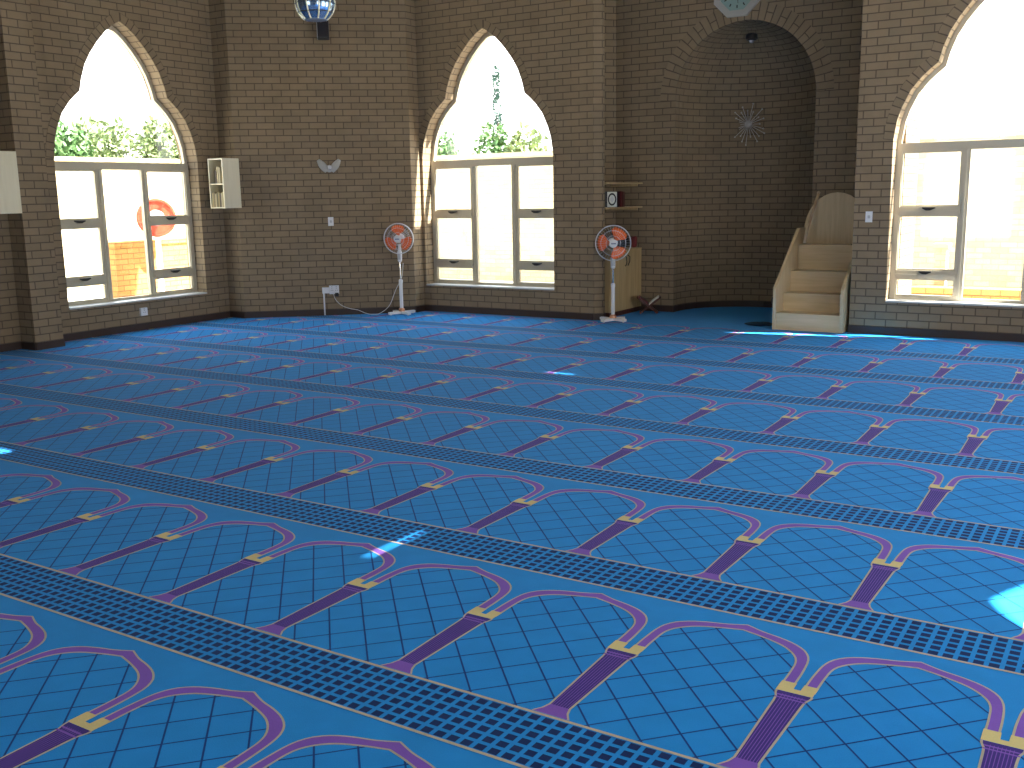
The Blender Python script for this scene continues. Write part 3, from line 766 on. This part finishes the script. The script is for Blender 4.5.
for z, lb in ((1.765, 'upper plain wooden wall shelf in the bay above the book shelf'), (1.445, 'lower plain wooden wall shelf in the bay carrying the books')):
    t = thing('wall_shelf', lb, 'shelf', (-3.87, 10.74, z-.02), 0, 'wooden shelves in the bay')
    mb = MB(); mb.box(-.57, .01, -.66, .43, 0, .022); mb.build('board', CABW, t, bevel=.002)
    mb = MB(); mb.box(-.565, -.06, .405, .43, -.03, 0); mb.build('support_batten', CABW, t)
# front-facing book with oval ornament
def facing_book():
    base = Vector((-3.90, 10.30, 1.4478)); t = thing('holy_book', 'white and black covered book with oval ornament facing out on the bay shelf', 'book', base, math.radians(32))
    w, h, d_ = .15, .205, .045
    mb = MB(); mb.box(-w/2, w/2, 0, d_, 0, h); mb.build('book_block', BLACK, t, bevel=.003)
    mb = MB(); mb.box(-w/2+.022, w/2-.004, -.002, 0, .006, h-.006); cv = mb.build('cover_panel', mat('cover_white', (.55, .56, .5), .5), t)
    mb = MB()
    n = 28
    for k in range(n):
        a0, a1 = 2*PI*k/n, 2*PI*(k+1)/n
        def e(a, f): return (.009+.055*f*math.cos(a)*1.0, -.003, h/2+.082*f*math.sin(a)*(1))
        mb.face([e(a0, 1), e(a0, .70), e(a1, .70), e(a1, 1)])
    mb.build('oval_ornament', BLACK, cv)
    mb = MB()
    mb.face([(.009, -.0035, h/2-.05), (.009+.028, -.0035, h/2), (.009, -.0035, h/2+.05), (.009-.028, -.0035, h/2)])
    mb.build('diamond_ornament', GREYW, cv)
facing_book()
for k, (yy, lb, m_, hh) in enumerate(((10.46, 'black spined book next to the ornamented book on the bay shelf', BLACK, .20), (10.53, 'dark maroon book between the black and the red book on the bay shelf', mat('dark_maroon', (.05, .01, .02), .5), .205), (10.60, 'deep red book third from the ornamented book on the bay shelf', MAROON, .205), (10.67, 'brownish red book at the far end of the row on the bay shelf', mat('brown_red', (.10, .035, .03), .5), .20))):
    book(lb, (-3.98, yy, 1.4475), .055, .16, hh, PI/2, m_, 'upright books on the bay shelf')
# dark bag on the cupboard
t = thing('bag', 'dark folded bag lying on top of the cupboard behind the fan head', 'bag', (-4.0, 10.74, .884), .3)
def blob(mb, rx, ry, rz_, cz_, seed, pw=.75):
    rnd = random.Random(seed); ph = [rnd.uniform(0, 6) for _ in range(6)]; nu, nv = 20, 12; base = len(mb.v)
    for i in range(nv+1):
        th_ = -PI/2+PI*i/nv
        for j in range(nu):
            a = 2*PI*j/nu; k = 1+.08*math.sin(3*a+ph[0]+2*th_)+.06*math.sin(5*a+ph[1])+.05*math.sin(4*th_+ph[2])
            cc = math.copysign(abs(math.cos(a))**pw, math.cos(a)); ss = math.copysign(abs(math.sin(a))**pw, math.sin(a))
            ct = abs(math.cos(th_))**pw; st = math.copysign(abs(math.sin(th_))**pw, math.sin(th_))
            mb.v.append((rx*cc*ct*k, ry*ss*ct*k, cz_+rz_*st*(k if st > 0 else 1)))
    for i in range(nv):
        for j in range(nu):
            j2 = (j+1) % nu; mb.f.append((base+i*nu+j, base+i*nu+j2, base+(i+1)*nu+j2, base+(i+1)*nu+j)); mb.m.append(0); mb.uv.append([(0, 0)]*4)
mb = MB(); blob(mb, .12, .27, .11, .11, 3); mb.build('bag_body', mat('bag_cloth', (.02, .02, .025), .8), t, smooth=True)
mb = MB(); mb.tube([(0, -.16, .18), (0, -.10, .25), (0, .06, .26), (0, .14, .19)], .012, 0, 8); mb.build('carry_strap', mat('strap_grey', (.06, .06, .08), .7), t, smooth=True)
mb = MB(); blob(mb, .04, .04, .075, .075, 5)
o = mb.build('cloth_bundle', mat('red_cloth', (.22, .03, .03), .8), smooth=True); o.location = (-3.95, 11.10, .884); tag(o, 'small dull red cloth bundle on the far end of the cupboard top', 'cloth')
# rehal
def rehal():
    t = thing('book_stand', 'dark red crossed-leaf wooden book stand on the carpet beside the cupboard', 'book stand', (-3.62, 10.88, 0.003), math.radians(25))
    for sg in (-1, 1):
        mb = MB(); a = math.radians(38); c, s_ = math.cos(a), math.sin(a)
        out = [(-.15, -.10), (-.11, -.115), (-.09, -.07), (.0, -.085), (.17, -.10), (.20, -.05), (.205, 0), (.20, .05), (.17, .10), (0, .085), (-.09, .07), (-.11, .105), (-.15, .10)]
        mb.prism(out, lambda p, q, h: (sg*(p*c-h*s_), q, .108+p*s_+h*c), -.013, .013)
        mb.build('leaf_board', DARKWOOD, t, bevel=.002)
    return t
rh = rehal()
t = thing('open_book', 'open book with white pages lying on the dark red book stand', 'book', (-3.62, 10.88, .137), math.radians(25))
for sg in (-1, 1):
    mb = MB(); n = 6; L_ = .17
    for k in range(n):
        a, b = L_*k/n, L_*(k+1)/n
        f = lambda s_: (sg*s_*.79, .615*s_+.010*math.sin(PI*s_/L_)+.004)
        (xa, za), (xb, zb) = f(a), f(b)
        for y0_, y1_ in ((-.11, .11),):
            mb.face([(xa, y0_, za), (xb, y0_, zb), (xb, y1_, zb), (xa, y1_, za)]); mb.face([(xa, y0_, za-.014), (xa, y1_, za-.014), (xb, y1_, zb-.014), (xb, y0_, zb-.014)])
            mb.face([(xa, y0_, za-.014), (xb, y0_, zb-.014), (xb, y0_, zb), (xa, y0_, za)]); mb.face([(xa, y1_, za), (xb, y1_, zb), (xb, y1_, zb-.014), (xa, y1_, za-.014)])
    mb.build('page_block' if sg == 1 else 'cover_half', PAPER if sg == 1 else MAROON, t)

# ------------------------------------------------------------------ minbar
def minbar():
    t = thing('minbar', 'pale wooden stepped pulpit with rounded back board standing beside the niche', 'pulpit', (-1.21, 10.0, 0.003))
    W_ = .41; th = .035; YB = 1.14
    prof = [(0, 0), (0, .49), (.02, .51), (.86, 1.16), (YB, 1.16), (YB, 0)]
    for sg, nm in ((-1, 'side_panel'), (1, 'side_panel')):
        mb = MB(); a, b = sorted((sg*W_, sg*(W_-th)))
        mb.prism(prof, lambda p, q, h: (h, p, q), a, b); mb.build(nm, BIRCH, t, bevel=.003)
    ys = [.015, .29, .56, .84]; zs = [.20, .41, .655, .96]; iw = W_-th
    z0 = 0
    for k in range(4):
        mb = MB(); mb.box(-iw, iw, ys[k], ys[k]+.018, z0, zs[k]-.02); mb.build('riser', BIRCHX, t)
        ye = ys[k+1]+.018 if k < 3 else YB-.02
        mb = MB(); mb.box(-iw, iw, ys[k]-.012 if k else ys[k]-.0, ye, zs[k]-.02, zs[k]); mb.build('tread', BIRCHX, t, bevel=.003)
        z0 = zs[k]-.02
    # rounded back board
    out = [(-W_+.01, .3)]+[(W_-.01, .3)]
    out += [((W_-.01), 1.02)]
    for k in range(1, 16):
        a = PI*k/16; x_ = (W_-.01)*math.cos(a); out.append((x_, 1.06+.53*math.sin(a)**.9))
    out += [(-(W_-.01), 1.02)]
    mb = MB(); mb.prism(out, lambda p, q, h: (p, h, q), YB-.022, YB-.002); mb.build('back_board', BIRCH, t, bevel=.002)
    return t
minbar()
mb = MB(); mb.tube([(-1.50, 10.80, .985), (-1.49, 10.86, 1.16), (-1.425, 11.06, 1.57)], .018, 0, 10, r2=.020)
mb.lathe([(.0, -.02), (.02, -.01), (.022, .012), (.0, .03)], 12, 0, Matrix.Translation((-1.423, 11.06, 1.585)))
tag(mb.build('wooden_staff', wood_mat('staff_wood', (.42, .30, .18), (.6, .45, .3)), smooth=True), 'wooden staff leaning against the rounded back of the pulpit', 'staff')
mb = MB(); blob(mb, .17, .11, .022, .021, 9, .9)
o = mb.build('floor_shadow', mat('shadow_tone', (.006, .03, .055), .9), smooth=True); o.location = (-1.87, 10.30, 0.003); o.rotation_euler.z = .2; tag(o, 'thin dark form in place of the faint shadow on the carpet left of the pulpit', 'cloth')  # low dark blob standing in for the shadow beside the pulpit
t = thing('microphone_stand', 'short dark stand with a pale stem close against the pulpit side', 'stand', (-1.74, 10.42, 0.003))
mb = MB(); mb.lathe([(.06, 0), (.06, .012), (.015, .02)], 18); mb.build('base', BLACK, t)
mb = MB(); mb.tube([(0, 0, .015), (0, 0, .26)], .012, 0, 10); mb.build('stem', mat('pale_stem', (.4, .38, .26), .5), t, smooth=True)
mb = MB(); mb.lathe([(.012, .25), (.032, .27), (.036, .31), (.02, .345), (0, .35)], 14); mb.build('microphone_head', BLACK, t, smooth=True)

# ------------------------------------------------------------------ clock, niche lamp, starburst
def octo(R_, rot=PI/8): return [(R_*math.cos(rot+PI/4*k), R_*math.sin(rot+PI/4*k)) for k in range(8)]
t = thing('wall_clock', 'octagonal wall clock with green dial above the niche arch', 'clock', (-2.57, YM-.004, 3.80))
R_ = .325
fn = lambda a, b, h: (a, h, b+.30)
mb = MB(); O = octo(R_); I = octo(R_*.74)
for k in range(8):
    k2 = (k+1) % 8
    mb.face([fn(*O[k], -.045), fn(*I[k], -.04), fn(*I[k2], -.04), fn(*O[k2], -.045)]); mb.face([fn(*O[k], -.045), fn(*O[k2], -.045), fn(*O[k2], 0), fn(*O[k], 0)])
    mb.face([fn(*I[k], -.04), fn(*I[k], -.02), fn(*I[k2], -.02), fn(*I[k2], -.04)])
mb.build('frame', CLOCKF, t)
mb = MB(); mb.face([fn(*p_, -.02) for p_ in reversed(octo(R_*.75))]); dl = mb.build('dial', DIAL, t)
for k in range(12):
    mb = MB()
    a = 2*PI*k/12; c, s_ = 1.18*math.cos(a), 1.18*math.sin(a)
    mb.prism([(.135*c-.006*s_-.0, .135*s_+.006*c), (.135*c+.006*s_, .135*s_-.006*c), (.165*c+.006*s_, .165*s_-.006*c), (.165*c-.006*s_, .165*s_+.006*c)], fn, -.020, -.0225)
    mb.build('hour_mark', BLACK, dl)
for nm, a, L_ in (('hour_hand', PI*.62, .09), ('minute_hand', -PI*.47, .14)):
    c, s_ = math.cos(a), math.sin(a); mb = MB(); w = .005
    mb.prism([(-w*s_, w*c), (w*s_, -w*c), (L_*c+w*.5*s_, L_*s_-w*.5*c), (L_*c-w*.5*s_, L_*s_+w*.5*c)], fn, -.024, -.027); mb.build(nm, BLACK, dl)
t = thing('niche_lamp', 'small round ceiling lamp with a shiny bulb high in the dark niche', 'lamp', (-2.56, 11.72, 3.57))
mb = MB(); mb.lathe([(.05, .09), (.075, .075), (.08, .02), (.06, .0)], 22); mb.build('shade', BLACK, t)
mb = MB(); mb.lathe([(0, -.035), (.025, -.028), (.038, 0), (.03, .02)], 18); mb.build('bulb', mat('bulb_glass', (.8, .8, .85), .1, .6), t, smooth=True)
mb = MB(); mb.tube([(0, 0, .08), (0, 0, .16)], .01, 0, 8); mb.build('stem', BLACK, t)
t = thing('star_wall_lamp', 'large starburst of thin metal rods on the back of the niche', 'wall lamp', (-2.74, YM+D0+NR*math.sin(math.acos(.27/NR)), 2.53))
mb = MB(); mb.lathe([(.05, 0), (.05, .03), (.03, .05), (0, .055)], 20, 0, Matrix.Rotation(PI/2, 4, 'X')); mb.build('centre_boss', ALU, t)
rnd = random.Random(4)
for k in range(24):
    a = 2*PI*k/24+rnd.uniform(-.05, .05); L_ = rnd.choice((.18, .24, .28)); mb = MB()
    mb.tube([(.04*math.cos(a), -.025, .04*math.sin(a)), (L_*math.cos(a), -.07, L_*math.sin(a))], .0042, 0, 6)
    mb.lathe([(0, -.014), (.014, 0), (0, .014)], 8, 0, Matrix.Translation((L_*math.cos(a), -.07, L_*math.sin(a))))
    mb.build('ray_rod', ALU, t)

# ------------------------------------------------------------------ courtyard outside
mb = MB(); mb.face([(-60, -40, -.06), (60, -40, -.06), (60, 60, -.06), (-60, 60, -.06)]); struct(mb.build('ground', PAVE))
def yard_wall(name, label, x0, x1, y0, y1, z1, m_):
    t = thing(name, label, 'wall', ((x0+x1)/2, (y0+y1)/2, -.06))
    w, d_ = (x1-x0)/2, (y1-y0)/2
    mb = MB(); mb.box(-w, w, -d_, d_, 0, z1); mb.build('brickwork', m_, t)
    mb = MB(); mb.box(-w-.03, w+.03, -d_-.03, d_+.03, z1, z1+.07); mb.build('coping', m_, t)
yard_wall('boundary_wall', 'pale brick boundary wall beyond the left-hand window', -15.3, -15.0, -8, 17.5, 2.45, PALE_OUT)
yard_wall('boundary_wall', 'pale brick boundary wall seen through the middle and right-hand windows', -14.9, 12, 15.3, 15.6, 2.42, PALE_OUT)
yard_wall('planter_wall', 'low orange brick wall outside the left-hand window below the hose reel', -12.3, -12.0, 8.72, 12.2, .98, BRICK_OUT)
yard_wall('planter_wall', 'low orange brick kerb wall outside the right-hand window', -4.0, 4.5, 13.0, 13.3, .27, BRICK_OUT)
yard_wall('brick_column', 'slim brick column in the courtyard seen through the right-hand window', -.42, -.28, 13.4, 13.6, .85, PALE_OUT)
t = thing('hose_reel', 'red round fire hose reel on a white post outside the left-hand window', 'hose reel', (-11.75, 9.38, -.06), math.radians(52))
T = Matrix.Translation((0, 0, 1.42)) @ Matrix.Rotation(PI/2, 4, 'X')
mb = MB(); mb.lathe([(.285, .10), (.308, .12), (.308, .14), (.275, .145), (.27, .12)], 40, 0, T); mb.build('front_disc', RED, t, smooth=False)
mb = MB(); mb.lathe([(.308, -.03), (.308, -.05), (.15, -.04)], 40, 0, T); mb.build('rear_disc', RED, t)
mb = MB()
for k in range(5): mb.tube([T @ Vector(((.20+.012*(k%2))*math.cos(2*PI*q/32), (.20+.012*(k%2))*math.sin(2*PI*q/32), -.01+.022*k)) for q in range(32)], .014, 0, 8, closed=True)
mb.build('hose_coil', mat('hose_red', (.6, .10, .06), .6), t, smooth=True)
mb = MB(); mb.lathe([(.06, -.06), (.06, .09), (.13, .10), (.13, .12), (.04, .13), (0, .13)], 24, 0, T)
for k in range(4): a = PI/4+PI/2*k; mb.tube([T @ Vector((.05*math.cos(a), .05*math.sin(a), .11)), T @ Vector((.28*math.cos(a), .28*math.sin(a), .11))], .010, 0, 8)
mb.build('spoked_hub', WHITE, t)
mb = MB(); mb.box(-.045, .045, .05, .12, 0, 1.45); mb.build('post', WHITE, t)
def leafy(mb, c, rx, ry, rz_, n, size, rnd, mi=0, shell=.55):
    for k in range(n):
        while True:
            v = Vector((rnd.uniform(-1, 1), rnd.uniform(-1, 1), rnd.uniform(-1, 1)))
            if shell < v.length < 1: break
        p = Vector((c[0]+v.x*rx, c[1]+v.y*ry, c[2]+v.z*rz_)); a = Vector((rnd.gauss(0, 1), rnd.gauss(0, 1), rnd.gauss(0, 1))).normalized()
        b = a.cross(Vector((rnd.gauss(0, 1), rnd.gauss(0, 1), rnd.gauss(0, 1)))).normalized(); s_ = size*rnd.uniform(.6, 1.3)
        mb.face([p-a*s_, p+b*s_*.45, p+a*s_, p-b*s_*.45], mi)
def tree(label, x_, y_, h, r, kind, name='tree', dens=3600, group='trees beyond the boundary walls'):
    rnd = random.Random(int(x_*100+y_*37)); t = thing(name, label, 'tree', (x_, y_, -.06), 0, group)
    mb = MB(); mb.tube([(0, 0, 0), (.05, .02, h*.35), (0, .05, h*.75)], .10 if kind != 2 else .06, 0, 8, r2=.03)
    for k in range(5):
        a = 2*PI*k/5; mb.tube([(.03, .02, h*.35+.1*k), (r*.6*math.cos(a), r*.6*math.sin(a), h*.62+.08*k)], .035, 0, 6, r2=.012)
    mb.build('trunk', BARK, t)
    mb = MB()
    if kind == 2:
        for k in range(7): f = k/6; leafy(mb, (0, 0, h*(.2+.76*f)), r*(1-.75*f)+.05, r*(1-.75*f)+.05, h*.11, dens//7, .05, rnd)
    else:
        leafy(mb, (0, 0, h*.66), r*.75, r*.75, h*.30, dens//3, .085, rnd)
        for k in range(7):
            a = rnd.uniform(0, 2*PI); leafy(mb, (r*.62*math.cos(a), r*.62*math.sin(a), h*rnd.uniform(.5, .84)), r*.42, r*.42, h*.16, dens*2//21, .085, rnd, 0, .3)
    mb.build('foliage', [LEAF, LEAF2, LEAF3][kind], t)
tree('green bushy tree over the wall at the left edge of the left-hand window', -18.0, 11.75, 3.75, .85, 0)
tree('pale loose tree over the wall left of centre in the left-hand window', -19.5, 13.9, 3.85, .95, 1)
tree('wide pale tree over the wall right of centre in the left-hand window', -17.3, 14.0, 3.7, .8, 1)
tree('dense green tree over the wall at the right side of the left-hand window', -18.4, 16.4, 3.75, .85, 0)
tree('small round green tree at the left side of the middle window', -12.35, 18.3, 3.3, .50, 0, dens=1800)
tree('bushy green tree left of centre in the middle window', -11.2, 18.5, 3.5, .55, 0, dens=1800)
tree('pale green tree right of centre in the middle window', -10.05, 18.3, 3.45, .60, 1, dens=2000)
tree('tall thin dark conifer rising above the others in the middle window', -12.05, 20.2, 4.6, .20, 2, name='conifer', dens=1300)
